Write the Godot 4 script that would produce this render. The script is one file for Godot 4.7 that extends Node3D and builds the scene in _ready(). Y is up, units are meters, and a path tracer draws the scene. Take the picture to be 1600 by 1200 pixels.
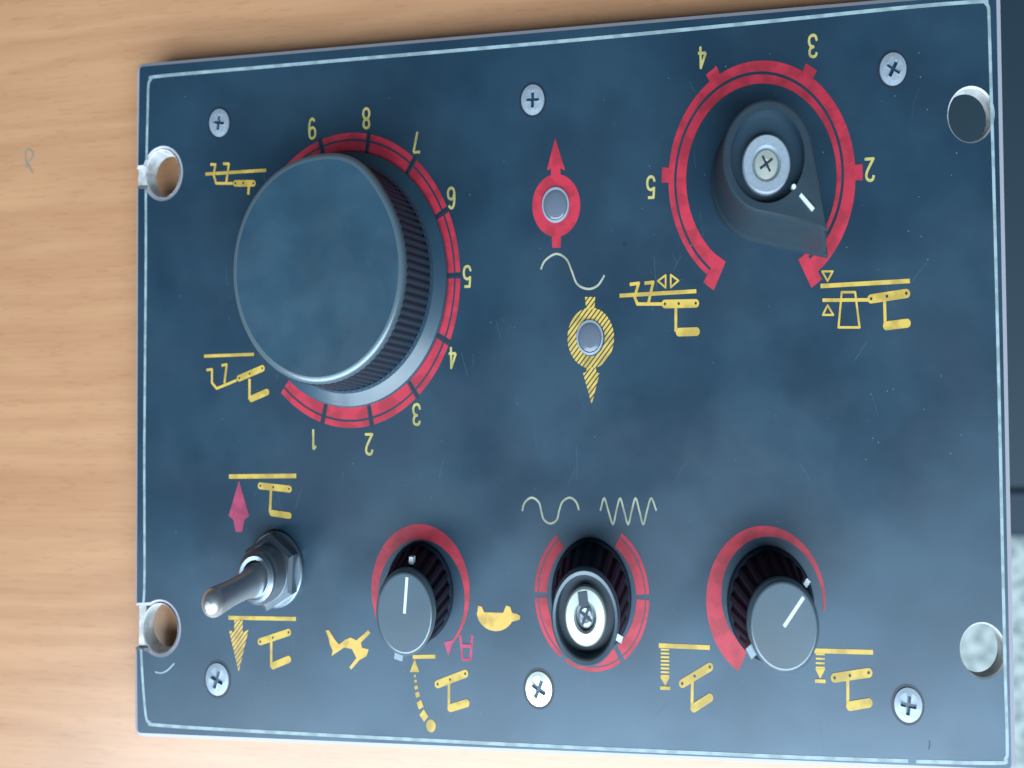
extends Node3D
# A control panel lying on a wooden table. Everything is measured in millimetres on the face of the panel (x to the right, y towards the window) and built in metres.
# SQUEEZE: the photographed thing is narrower in x than its round parts would suggest, so round parts are built as ellipses.

const SQUEEZE := 0.7619
const FACE := 0.75          # height of the panel's face above the floor
const TABLE := 0.7435        # height of the table top
const M := 0.001

var mats := {}
var taken := {}
var panel: Node3D
var aspect := 1.0         # some knobs stand a little narrower still


func _ready() -> void:
	# ---- camera, surroundings, light, exposure
	var cam := Camera3D.new()
	cam.name = "camera"
	cam.fov = 49.302
	cam.near = 0.01
	cam.far = 20.0
	cam.transform = Transform3D(Basis(Vector3(0.986575, -0.162642, 0.014744), Vector3(0.019201, 0.025861, -0.999481), Vector3(0.162176, 0.986346, 0.028637)), Vector3(0.01993, FACE + 0.14812, 0.00359))
	var lens := CameraAttributesPhysical.new()
	lens.frustum_focal_length = 26.149
	lens.frustum_focus_distance = 0.1445
	lens.exposure_aperture = 12.0
	lens.exposure_shutter_speed = 100.0
	lens.exposure_sensitivity = 100.0
	cam.attributes = lens
	add_child(cam)
	cam.current = true
	var env := Environment.new()
	env.background_mode = Environment.BG_COLOR
	env.background_color = Color(0.50, 0.60, 0.68)
	env.background_energy_multiplier = 0.2
	env.tonemap_mode = Environment.TONE_MAPPER_LINEAR
	env.tonemap_exposure = 1.0
	env.sdfgi_enabled = true
	env.ssao_enabled = true
	env.ssil_enabled = true
	var around := WorldEnvironment.new()
	around.name = "surroundings"
	around.environment = env
	add_child(around)
	area_lamp("window_light", Vector3(0.06, FACE + 0.77, 0.73), Vector3(0, FACE, 0), Vector2(1.8, 0.85), 5.25, Color(0.87, 0.95, 1.0))
	make_materials()
	build_floor()
	build_table()
	build_box()
	build_panel()


func area_lamp(called: String, from: Vector3, to: Vector3, size: Vector2, energy: float, tint: Color) -> void:
	var l := AreaLight3D.new()
	l.name = called
	l.area_size = size
	l.light_energy = energy
	l.light_color = tint
	l.area_range = 6.0
	l.shadow_enabled = true
	add_child(l)
	l.look_at_from_position(from, to, Vector3(0, 1, 0.01))


# ---------------------------------------------------------------- materials
func mat(key: String, linear: Color, rough: float, metal := 0.0, spec := 0.5) -> StandardMaterial3D:
	var m := StandardMaterial3D.new()
	m.resource_name = key
	m.albedo_color = linear.linear_to_srgb()
	m.roughness = rough
	m.metallic = metal
	m.metallic_specular = spec
	mats[key] = m
	return m


func noise_tex(noise_seed: int, freq: float, lo: Color, hi: Color, size := 1024, octaves := 4, lo_at := 0.3, hi_at := 0.7, kind := FastNoiseLite.TYPE_SIMPLEX_SMOOTH) -> NoiseTexture2D:
	var n := FastNoiseLite.new()
	n.seed = noise_seed
	n.noise_type = kind
	n.frequency = freq
	n.fractal_octaves = octaves
	var g := Gradient.new()
	g.offsets = PackedFloat32Array([lo_at, hi_at])
	g.colors = PackedColorArray([lo, hi])
	var t := NoiseTexture2D.new()
	t.width = size
	t.height = size
	t.seamless = true
	t.noise = n
	t.color_ramp = g
	return t


func triplanar(m: StandardMaterial3D, per_metre: float) -> void:
	m.uv1_triplanar = true
	m.uv1_world_triplanar = true
	m.uv1_scale = Vector3.ONE * per_metre


func make_materials() -> void:
	var face := mat("navy_face", Color(0.5, 0.5, 0.5), 0.5, 0.3, 0.6)
	face.albedo_color = Color.WHITE
	face.albedo_texture = noise_tex(11, 0.006, Color(0.0145, 0.040, 0.069).linear_to_srgb(), Color(0.0205, 0.053, 0.088).linear_to_srgb(), 1024, 5, 0.3, 0.72)
	face.roughness = 1.0
	face.roughness_texture = noise_tex(5, 0.005, Color(0.32, 0.32, 0.32), Color(0.41, 0.41, 0.41), 1024, 5)
	triplanar(face, 6.0)
	var plastic := mat("navy_plastic", Color(0.5, 0.5, 0.5), 0.42, 0.0, 0.6)
	plastic.albedo_color = Color.WHITE
	plastic.albedo_texture = noise_tex(23, 0.008, Color(0.0125, 0.040, 0.066).linear_to_srgb(), Color(0.0165, 0.050, 0.081).linear_to_srgb(), 512, 5, 0.3, 0.7)
	plastic.roughness = 1.0
	plastic.roughness_texture = noise_tex(7, 0.012, Color(0.40, 0.40, 0.40), Color(0.49, 0.49, 0.49), 512, 4)
	triplanar(plastic, 14.0)
	plastic.clearcoat_enabled = true
	plastic.clearcoat = 0.35
	plastic.clearcoat_roughness = 0.2
	var dull := mat("dull_plastic", Color(0.020, 0.034, 0.046), 0.5, 0.0, 0.3)
	dull.roughness_texture = noise_tex(41, 0.02, Color(0.75, 0.75, 0.75), Color(1, 1, 1), 512, 4)
	triplanar(dull, 20.0)
	mat("black_plastic", Color(0.009, 0.016, 0.028), 0.6, 0.0, 0.25)
	mat("fluted_black", Color(0.016, 0.030, 0.046), 0.45, 0.0, 0.35)
	mat("worn_glint_rim", Color(0.085, 0.125, 0.155), 0.3, 0.25, 0.8)  # worn plastic, made paler to stand in for the bevel's highlight
	mat("lug", Color(0.20, 0.27, 0.32), 0.4)
	mat("well", Color(0.014, 0.032, 0.052), 0.45)
	mat("pencil", Color(0.16, 0.17, 0.14), 0.7)
	mat("recess", Color(0.008, 0.016, 0.028), 0.5)
	mat("ink_yellow", Color(0.50, 0.335, 0.06), 0.55)
	mat("ink_gold", Color(0.56, 0.35, 0.07), 0.55)
	mat("ink_numeral", Color(0.40, 0.34, 0.11), 0.55)
	mat("ink_pale", Color(0.32, 0.33, 0.25), 0.55)
	mat("ink_red", Color(0.40, 0.018, 0.042), 0.55)
	mat("ink_magenta", Color(0.36, 0.035, 0.10), 0.55)
	mat("ink_line", Color(0.25, 0.33, 0.36), 0.45)
	var worn := noise_tex(17, 0.02, Color(0.86, 0.86, 0.86), Color(1, 1, 1), 512, 5, 0.3, 0.6)
	for key in ["ink_yellow", "ink_gold", "ink_numeral", "ink_red", "ink_magenta", "ink_line", "ink_pale"]:
		mats[key].albedo_texture = worn
		triplanar(mats[key], 22.0)
	mat("white_mark", Color(0.50, 0.56, 0.60), 0.5)
	mat("scuff", Color(0.045, 0.085, 0.125), 0.55)
	mat("dust", Color(0.10, 0.15, 0.19), 0.8)
	mat("led_glass", Color(0.10, 0.12, 0.16), 0.14)
	var bare := mat("bare_metal", Color(0.56, 0.57, 0.58), 0.5, 0.1)
	bare.albedo_texture = noise_tex(3, 0.03, Color(0.82, 0.82, 0.82), Color(1, 1, 1), 256, 3)
	triplanar(bare, 60.0)
	mat("edge_metal", Color(0.34, 0.33, 0.38), 0.5, 0.2)
	var steel := mat("screw_steel", Color(0.26, 0.31, 0.37), 0.42, 0.3)
	steel.roughness_texture = noise_tex(9, 0.05, Color(0.7, 0.7, 0.7), Color(1, 1, 1), 256, 3)
	steel.roughness = 0.55
	triplanar(steel, 90.0)
	mat("bright_steel", Color(0.80, 0.84, 0.80), 0.35, 0.7)
	mat("chrome", Color(0.62, 0.64, 0.66), 0.36, 0.9)
	mat("nickel", Color(0.25, 0.30, 0.35), 0.32, 0.9)
	mat("brass_pale", Color(0.52, 0.56, 0.52), 0.36, 0.6)
	mat("housing", Color(0.03, 0.032, 0.035), 0.6)
	mat("box_blue", Color(0.016, 0.040, 0.060), 0.6)
	mat("box_edge_shade", Color(0.012, 0.030, 0.055), 0.6)  # darker copy of the box blue, painted shade
	var fl := mat("floor_speckle", Color(1, 1, 1), 0.5)
	fl.albedo_texture = noise_tex(31, 0.022, Color(0.20, 0.26, 0.27).linear_to_srgb(), Color(0.50, 0.56, 0.56).linear_to_srgb(), 1024, 4, 0.3, 0.55)
	triplanar(fl, 3.0)
	var wood := mat("table_wood", Color(1, 1, 1), 0.42)
	wood.albedo_texture = wood_texture()
	wood.roughness = 0.32
	wood.metallic_specular = 0.9


func wood_texture() -> ImageTexture:
	# straight brown grain along x with one pointed arch, fine darker flecks; 0.6 m by 0.45 m
	var w := 1024
	var h := 1536
	var a := FastNoiseLite.new()
	a.seed = 4
	a.frequency = 1.0
	a.fractal_octaves = 3
	var b := FastNoiseLite.new()
	b.seed = 8
	b.frequency = 1.0
	b.fractal_octaves = 2
	var im := Image.create(w, h, false, Image.FORMAT_RGB8)
	var dark := Color(0.358, 0.172, 0.086)
	var pale := Color(0.485, 0.256, 0.136)
	var at := Vector2(-101.7, -33.9)
	for j in h:
		var z := (float(j) / h - 0.5) * 450.0
		for i in w:
			var x := (float(i) / w - 0.5) * 600.0
			# distance across the grain, bent round the arch's tip
			var dx := (x - at.x) * 0.16
			var dz := z - at.y
			var g := z
			if dx > 0.0:
				g = at.y + signf(dz) * maxf(absf(dz) - 0.0, 0.0) - 0.0
			var round_tip := sqrt(dz * dz + (minf(dx, 0.0) * minf(dx, 0.0)) * 5.0) * exp(-dz * dz / 500.0) + absf(dz) * (1.0 - exp(-dz * dz / 500.0))
			g = round_tip + a.get_noise_2d(x * 0.008, z * 0.05) * 7.0
			var rings := sin(g * 0.75 + a.get_noise_2d(x * 0.004 + 50.0, z * 0.03) * 6.0)
			var fine := b.get_noise_2d(x * 0.035, z * 1.1)
			var broad := a.get_noise_2d(x * 0.006 + 9.0, z * 0.09 + 40.0)
			var pore := smoothstep(0.38, 0.55, b.get_noise_2d(x * 0.10 + 300.0, z * 2.2)) * 0.32
			var t := clampf(0.56 - pore + rings * 0.15 + fine * 0.17 + broad * 0.30, 0.0, 1.0)
			im.set_pixel(i, j, dark.lerp(pale, t).linear_to_srgb())
	return ImageTexture.create_from_image(im)


# ---------------------------------------------------------------- naming
func named(called: String, parent: Node) -> String:
	var key := str(parent.get_instance_id()) + called
	var n: int = taken.get(key, 0)
	taken[key] = n + 1
	return called if n == 0 else "%s_%03d" % [called, n]


func put(called: String, st: SurfaceTool, material: String, parent: Node, label := "") -> MeshInstance3D:
	st.generate_normals()
	var o := MeshInstance3D.new()
	o.name = named(called, parent)
	o.mesh = st.commit()
	o.material_override = mats[material]
	parent.add_child(o, true)
	if label:
		o.set_meta("label", label)
	return o


func group(called: String, parent: Node, label := "") -> Node3D:
	var o := Node3D.new()
	o.name = named(called, parent)
	parent.add_child(o, true)
	if label:
		o.set_meta("label", label)
	return o


# ---------------------------------------------------------------- shapes (millimetres)
func start() -> SurfaceTool:
	var st := SurfaceTool.new()
	st.begin(Mesh.PRIMITIVE_TRIANGLES)
	return st


func tri(st: SurfaceTool, a: Vector3, b: Vector3, c: Vector3, smooth := -1) -> void:
	for v: Vector3 in [a, b, c]:
		st.set_smooth_group(smooth)
		st.set_uv(Vector2(v.x / 600.0 + 0.5, v.z / 450.0 + 0.5))
		st.add_vertex(v * M)


func quad(st: SurfaceTool, a: Vector3, b: Vector3, c: Vector3, d: Vector3, smooth := -1) -> void:
	tri(st, a, b, c, smooth)
	tri(st, a, c, d, smooth)


func up(p: Vector2, y: float) -> Vector3:
	return Vector3(p.x, y, p.y)


func clockwise(p: PackedVector2Array) -> PackedVector2Array:
	var area := 0.0
	for i in p.size():
		area += p[i].cross(p[(i + 1) % p.size()])
	if area < 0.0:
		p.reverse()
	return p


func sheet(st: SurfaceTool, p: PackedVector2Array, y: float) -> void:
	var t := Geometry2D.triangulate_polygon(p)
	for i in range(0, t.size(), 3):
		var a := p[t[i]]
		var b := p[t[i + 1]]
		var c := p[t[i + 2]]
		if (b - a).cross(c - a) > 0.0:
			tri(st, up(a, y), up(b, y), up(c, y))
		else:
			tri(st, up(a, y), up(c, y), up(b, y))


func wall(st: SurfaceTool, p: PackedVector2Array, top: float, bottom: float, q := PackedVector2Array(), smooth := -1) -> void:
	# p: outline at the top, clockwise; q: outline at the bottom
	for i in p.size():
		var k := (i + 1) % p.size()
		var a := q[i] if q.size() else p[i]
		var b := q[k] if q.size() else p[k]
		quad(st, up(p[k], top), up(p[i], top), up(a, bottom), up(b, bottom), smooth)


func slab(st: SurfaceTool, p: PackedVector2Array, top: float, bottom := 0.0) -> void:
	p = clockwise(p)
	sheet(st, p, top)
	wall(st, p, top, bottom)


func ellipse(c: Vector2, r: float, n := 48) -> PackedVector2Array:
	var p := PackedVector2Array()
	for i in n:
		var a := TAU * i / n
		p.append(c + Vector2(cos(a) * SQUEEZE, sin(a)) * r)
	return p


func round_points(c: Vector2, r: float, degrees: float) -> Vector2:
	return c + Vector2(cos(deg_to_rad(degrees)) * SQUEEZE * aspect, sin(deg_to_rad(degrees))) * r


func stroke(st: SurfaceTool, pts: Array, width: float, top := 0.05, ends := Geometry2D.END_BUTT) -> void:
	var p := PackedVector2Array()
	for v: Vector2 in pts:
		p.append(Vector2(v.x / SQUEEZE, v.y) * 100.0)
	for poly in Geometry2D.offset_polyline(p, width * 50.0, Geometry2D.JOIN_ROUND, ends):
		var q := PackedVector2Array()
		for v in poly:
			q.append(Vector2(v.x * SQUEEZE, v.y) / 100.0)
		slab(st, q, top)


func curve_points(pts: Array, steps := 8) -> Array:
	# Catmull-Rom through the points
	var out := []
	for i in pts.size() - 1:
		var a: Vector2 = pts[maxi(i - 1, 0)]
		var b: Vector2 = pts[i]
		var c: Vector2 = pts[i + 1]
		var d: Vector2 = pts[mini(i + 2, pts.size() - 1)]
		for k in steps:
			out.append(b.cubic_interpolate(c, a, d, float(k) / steps))
	out.append(pts[-1])
	return out


func band(st: SurfaceTool, c: Vector2, from: float, to: float, inner: Callable, outer: Callable, top := 0.05) -> void:
	# part of a flat ring; inner and outer give the radius at a share 0..1 of the way from one angle to the other
	var n := maxi(3, int(absf(to - from) / 3.0))
	var p := PackedVector2Array()
	for i in n + 1:
		p.append(round_points(c, outer.call(float(i) / n), lerpf(from, to, float(i) / n)))
	for i in range(n, -1, -1):
		p.append(round_points(c, inner.call(float(i) / n), lerpf(from, to, float(i) / n)))
	slab(st, p, top)


func flat_band(st: SurfaceTool, c: Vector2, from: float, to: float, inner: float, outer: float, top := 0.05) -> void:
	band(st, c, from, to, func(_t): return inner, func(_t): return outer, top)


func lathe(st: SurfaceTool, c: Vector2, lean: Vector2, prof: Array, n := 64, ribs := 0, share := 0.5) -> void:
	# prof: Vector3(radius, height, depth of the ribs there), from the rim upwards and inwards; lean: how far the axis shifts per mm of height
	var ring := func(v: Vector3) -> Array:
		var out := []
		for i in n:
			var a := TAU * i / n
			var r := v.x
			if ribs and v.z > 0.0:
				var u := fposmod(a * ribs / TAU, 1.0)
				r -= v.z * smoothstep(0.0, 0.18, absf(u - 0.5) - share * 0.5)
			out.append(up(c + lean * v.y + Vector2(cos(a) * SQUEEZE * aspect, sin(a)) * r, v.y))
		return out
	var low: Array = ring.call(prof[0])
	for k in range(1, prof.size()):
		var high: Array = ring.call(prof[k])
		for i in n:
			var j := (i + 1) % n
			if prof[k].x < 0.0001:
				tri(st, high[i], low[j], low[i], k)
			else:
				quad(st, high[j], high[i], low[i], low[j], k)
		low = high


func plain_lathe(called: String, c: Vector2, lean: Vector2, prof: Array, material: String, parent: Node, n := 64, label := "") -> MeshInstance3D:
	var st := start()
	lathe(st, c, lean, prof, n)
	return put(called, st, material, parent, label)


func block(st: SurfaceTool, lo: Vector3, hi: Vector3, bevel: float) -> void:
	var p := func(g: float) -> PackedVector2Array:
		var a := lo.x + g
		var b := hi.x - g
		var c := lo.z + g
		var d := hi.z - g
		var r := bevel * 1.5
		return PackedVector2Array([Vector2(a + r, c), Vector2(b - r, c), Vector2(b, c + r), Vector2(b, d - r), Vector2(b - r, d), Vector2(a + r, d), Vector2(a, d - r), Vector2(a, c + r)])
	var outer: PackedVector2Array = p.call(0.0)
	var inner: PackedVector2Array = p.call(bevel)
	sheet(st, inner, hi.y)
	wall(st, inner, hi.y, hi.y - bevel, outer)
	wall(st, outer, hi.y - bevel, lo.y)
	sheet(st, outer, lo.y)


# ---------------------------------------------------------------- the place
func build_floor() -> void:
	var st := start()
	quad(st, Vector3(-2500, 0, -2500), Vector3(2500, 0, -2500), Vector3(2500, 0, 2500), Vector3(-2500, 0, 2500))
	var o := put("floor", st, "floor_speckle", self)
	o.set_meta("kind", "structure")
	o.set_meta("label", "pale speckled floor beyond the edge of the table")
	o.set_meta("category", "floor")


func build_table() -> void:
	var t := group("wooden_table", self, "brown wooden table with fine straight grain, under the control panel")
	t.set_meta("category", "table")
	t.position = Vector3(0, 0, 0)
	var y := TABLE / M
	var st := start()
	block(st, Vector3(-620, y - 22, -300), Vector3(66.5, y, 330), 0.8)
	put("tabletop", st, "table_wood", t)
	for s: Vector2 in [Vector2(-580, -260), Vector2(-580, 290), Vector2(66.5 - 40, -260), Vector2(66.5 - 40, 290)]:
		st = start()
		block(st, Vector3(s.x - 20, 0, s.y - 20), Vector3(s.x + 20, y - 22, s.y + 20), 1.5)
		put("leg", st, "table_wood", t)
	# the grey scribble to the left of the panel
	st = start()
	stroke(st, curve_points([Vector2(-107.42, -48.03), Vector2(-107.72, -51.01), Vector2(-107.12, -51.91), Vector2(-106.08, -51.17), Vector2(-106.07, -50.10), Vector2(-106.97, -49.35), Vector2(-107.12, -48.82), Vector2(-106.07, -46.87)], 4), 0.35, y + 0.05, Geometry2D.END_ROUND)
	put("pencil_mark", st, "pencil", t, "small grey scribble on the bare wood")


func build_box() -> void:
	var b := group("unidentified_box", self, "unidentified dark blue object past the table edge, built as a plain box on the floor, seen beside the panel")  # object not identified, a plain box is put in its place
	b.set_meta("category", "box")
	var lo := Vector3(201.5, 0, -420)
	var hi := Vector3(201.5 + 320, 330, 84.2)
	b.position = Vector3(0, 0, 0)
	var st := start()
	block(st, lo, hi, 3.0)
	put("body", st, "box_blue", b)
	st = start()
	block(st, Vector3(lo.x - 4, 300, hi.z - 26), Vector3(hi.x + 4, 334, hi.z + 4), 3.0)
	put("front_shade_lip", st, "box_edge_shade", b)  # added lip, its darker blue stands in for shadow along the edge


# ---------------------------------------------------------------- the panel
func build_panel() -> void:
	panel = group("control_panel", self, "dark blue control panel with knobs, toggle switch, red dials and yellow symbols")
	panel.set_meta("category", "control panel")
	panel.position = Vector3(0, FACE, 0)
	build_plate()
	build_border()
	for s in [[Vector2(-60.61, -51.98), 2.73, 8.0, "screw_steel"], [Vector2(0.14, -51.89), 2.80, 2.0, "screw_steel"], [Vector2(61.38, -52.52), 2.83, 32.0, "screw_steel"],
			[Vector2(-61.54, 53.89), 3.11, 22.0, "screw_steel"], [Vector2(-0.41, 53.27), 3.14, 28.0, "bright_steel"], [Vector2(60.95, 53.46), 2.93, 8.0, "screw_steel"]]:
		build_screw(s[0], s[1], s[2], s[3])
	build_dial_numbers()
	build_large_dial()
	build_pointer_dial()
	build_small_dials()
	build_indicators()
	build_symbols()
	build_waves()
	build_large_knob()
	build_pointer_knob()
	aspect = 0.92
	small_knob(Vector2(-21.94, 36.63), Vector2(-20.92, 37.40), 13.1, 8.89, 6.85, 277.0, 104.0, "small fluted knob beside the rabbit and turtle symbols")
	aspect = 0.955
	small_knob(Vector2(39.36, 37.51), Vector2(39.66, 37.89), 13.1, 9.71, 6.96, 312.0, 146.0, "small fluted knob inside the red crescent that widens downwards")
	aspect = 0.91
	build_open_knob()
	aspect = 1.0
	build_toggle()
	build_wear()


func build_plate() -> void:
	# the face, open over the mounting holes: two slots through the edge on one side, two round holes on the other
	var outer := PackedVector2Array()
	var corners := [Vector2(-78.15, -64.99), Vector2(78.59, -64.63), Vector2(77.19, 63.92), Vector2(-78.82, 65.47)]
	for i in 4:
		var c: Vector2 = corners[i]
		var before := (corners[(i + 3) % 4] - c as Vector2).normalized()
		var after := (corners[(i + 1) % 4] - c as Vector2).normalized()
		for k in 7:
			var t := k / 6.0
			var r := 1.7
			outer.append(c + before * r * (1.0 - t) * (1.0 - t) + after * r * t * t)
	var slots := [[Vector2(-72.55, -42.91), 4.63, Vector2(-79.90, -44.24), Vector2(-79.91, -40.71)], [Vector2(-73.35, 44.75), 4.74, Vector2(-80.59, 40.55), Vector2(-80.60, 48.62)]]
	var rounds := [[Vector2(73.37, -43.93), 4.49], [Vector2(72.72, 44.29), 4.35]]
	for s in slots:
		var cut := ellipse(s[0], s[1], 64)
		var c: Vector2 = s[0]
		var gate := PackedVector2Array([s[2], Vector2(c.x, s[2].y), Vector2(c.x, s[3].y), s[3]])
		outer = Geometry2D.clip_polygons(outer, Geometry2D.merge_polygons(cut, gate)[0])[0]
	outer = clockwise(outer)
	var shrunk := outline(outer, 0.75)
	var st := start()
	# top, in two halves that meet on the line through the round holes
	var up_end: Vector2 = rounds[0][0] + (rounds[0][0] - rounds[1][0]) * 2.0
	var down_end: Vector2 = rounds[1][0] + (rounds[1][0] - rounds[0][0]) * 2.0
	for side in [-300.0, 300.0]:
		var half := PackedVector2Array([up_end, down_end, down_end + Vector2(side, 0), up_end + Vector2(side, 0)])
		for piece in Geometry2D.intersect_polygons(shrunk, half):
			var rest := [piece]
			for r in rounds:
				var next := []
				for q in rest:
					next.append_array(Geometry2D.clip_polygons(q, ellipse(r[0], r[1] + 0.3, 64)))
				rest = next
			for q in rest:
				sheet(st, q, 0.0)
	put("face_plate", st, "navy_face", panel)
	st = start()
	wall(st, shrunk, 0.0, -0.4, outer)
	wall(st, outer, -0.4, -3.0)
	put("plate_edge", st, "edge_metal", panel)
	st = start()
	for r in rounds:
		var big := ellipse(r[0], r[1] + 0.3, 64)
		var small := ellipse(r[0], r[1], 64)
		wall(st, small, -0.3, 0.0, big, 3)
		wall(st, small, -0.3, -3.0, small, 4)
		st = flip_put(st, "hole_rim")
	for s in slots:
		st = start()
		var prof := [Vector3(s[1] + 0.1, 0.03, 0), Vector3(s[1] - 0.1, -0.2, 0), Vector3(s[1] * 0.9, -3.0, 0)]
		lathe(st, s[0], Vector2.ZERO, prof, 64)
		put("hole_rim", st, "bare_metal", panel)
		# the edge of the plate beside the hole is filed away
		st = start()
		var c: Vector2 = s[0]
		slab(st, PackedVector2Array([Vector2(c.x - s[1] * 0.72, s[2].y), Vector2(c.x - s[1] * 0.72, s[3].y), Vector2(Vector2(-78.34, -2.13).x, s[3].y), Vector2(Vector2(-78.21, -2.13).x, s[2].y)]), -0.9, -3.0)
		put("worn_edge", st, "bare_metal", panel)
	# the case under the plate
	st = start()
	var inner := PackedVector2Array([Vector2(-64.97, -57.53), Vector2(67.57, -57.23), Vector2(65.98, 55.22), Vector2(-65.47, 58.12)])
	wall(st, inner, -3.0, (TABLE - FACE) / M + 0.02)
	sheet(st, inner, (TABLE - FACE) / M + 0.02)
	sheet(st, outline(outer, 0.4), -3.0)
	put("case", st, "housing", panel)


func flip_put(st: SurfaceTool, called: String) -> SurfaceTool:
	put(called, st, "bare_metal", panel)
	return start()


func outline(p: PackedVector2Array, inset: float) -> PackedVector2Array:
	# every corner moved inwards, so that the two outlines keep the same number of points
	var out := PackedVector2Array()
	var n := p.size()
	for i in n:
		var a := (p[i] - p[(i + n - 1) % n]).normalized()
		var b := (p[(i + 1) % n] - p[i]).normalized()
		var m := (Vector2(-a.y, a.x) + Vector2(-b.y, b.x)).normalized()
		out.append(p[i] + m * inset)
	return out


func build_border() -> void:
	var w := 0.62
	var st := start()
	stroke(st, curve_points([Vector2(-75.93, -45.76), Vector2(-75.64, -55.81), Vector2(-75.49, -60.22), Vector2(-74.94, -61.56), Vector2(-73.03, -62.04), Vector2(-53.07, -62.08), Vector2(-33.88, -62.10), Vector2(8.11, -62.12), Vector2(41.32, -62.48), Vector2(63.79, -62.85), Vector2(75.19, -62.75), Vector2(76.16, -62.39), Vector2(76.54, -61.60), Vector2(76.60, -59.66), Vector2(76.57, -45.73), Vector2(76.53, -30.81), Vector2(76.34, 0.84), Vector2(76.06, 32.10), Vector2(75.94, 47.58), Vector2(75.89, 59.39), Vector2(75.59, 61.45), Vector2(74.32, 62.23), Vector2(61.94, 62.64)], 10), w)
	put("border_line", st, "ink_line", panel)
	st = start()
	stroke(st, curve_points([Vector2(60.75, 62.65), Vector2(38.47, 62.98), Vector2(-5.38, 63.25), Vector2(-53.87, 63.25), Vector2(-73.40, 63.04), Vector2(-75.53, 62.65), Vector2(-76.33, 61.23), Vector2(-76.98, 54.35), Vector2(-77.30, 48.76)], 10), w)
	put("border_line", st, "ink_line", panel)
	st = start()
	stroke(st, curve_points([Vector2(-76.75, 39.97), Vector2(-76.53, 34.22), Vector2(-76.53, 12.73), Vector2(-76.38, -2.09), Vector2(-76.11, -26.96), Vector2(-76.08, -39.99)], 10), w)
	put("border_line", st, "ink_line", panel)


func build_screw(c: Vector2, r: float, turn: float, material: String) -> void:
	var n := 96
	var s := group("screw", panel)
	var st := start()
	flat_band(st, c, 0, 357, r, r * 1.16, 0.03)
	put("countersink", st, "recess", s)
	st = start()
	var rings := []
	for k in 5:
		rings.append([])
	for i in n:
		var a := TAU * i / n
		var rel := fposmod(rad_to_deg(a) - turn + 45.0, 90.0) - 45.0
		# outline of the cross: four arms of a given half width
		var arm := minf(r * 0.56, r * 0.13 / maxf(absf(sin(deg_to_rad(rel))), 0.001))
		var cut := maxf(arm, r * 0.17)
		var dir := Vector2(cos(a) * SQUEEZE, sin(a))
		rings[0].append(up(c + dir * r, 0.0))
		rings[1].append(up(c + dir * r * 0.97, 0.22))
		rings[2].append(up(c + dir * maxf(r * 0.72, cut), 0.36))
		rings[3].append(up(c + dir * cut, 0.44))
		rings[4].append(up(c + dir * cut * 0.6, -0.9))
	for k in 4:
		for i in n:
			var j := (i + 1) % n
			quad(st, rings[k + 1][j], rings[k + 1][i], rings[k][i], rings[k][j], mini(k, 2) if k < 3 else 5)
	put("screw_head", st, material, s)
	st = start()
	for i in n:
		tri(st, rings[4][(i + 1) % n], rings[4][i], up(c, -0.95))
	put("cross_slot", st, "recess", s)


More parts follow.
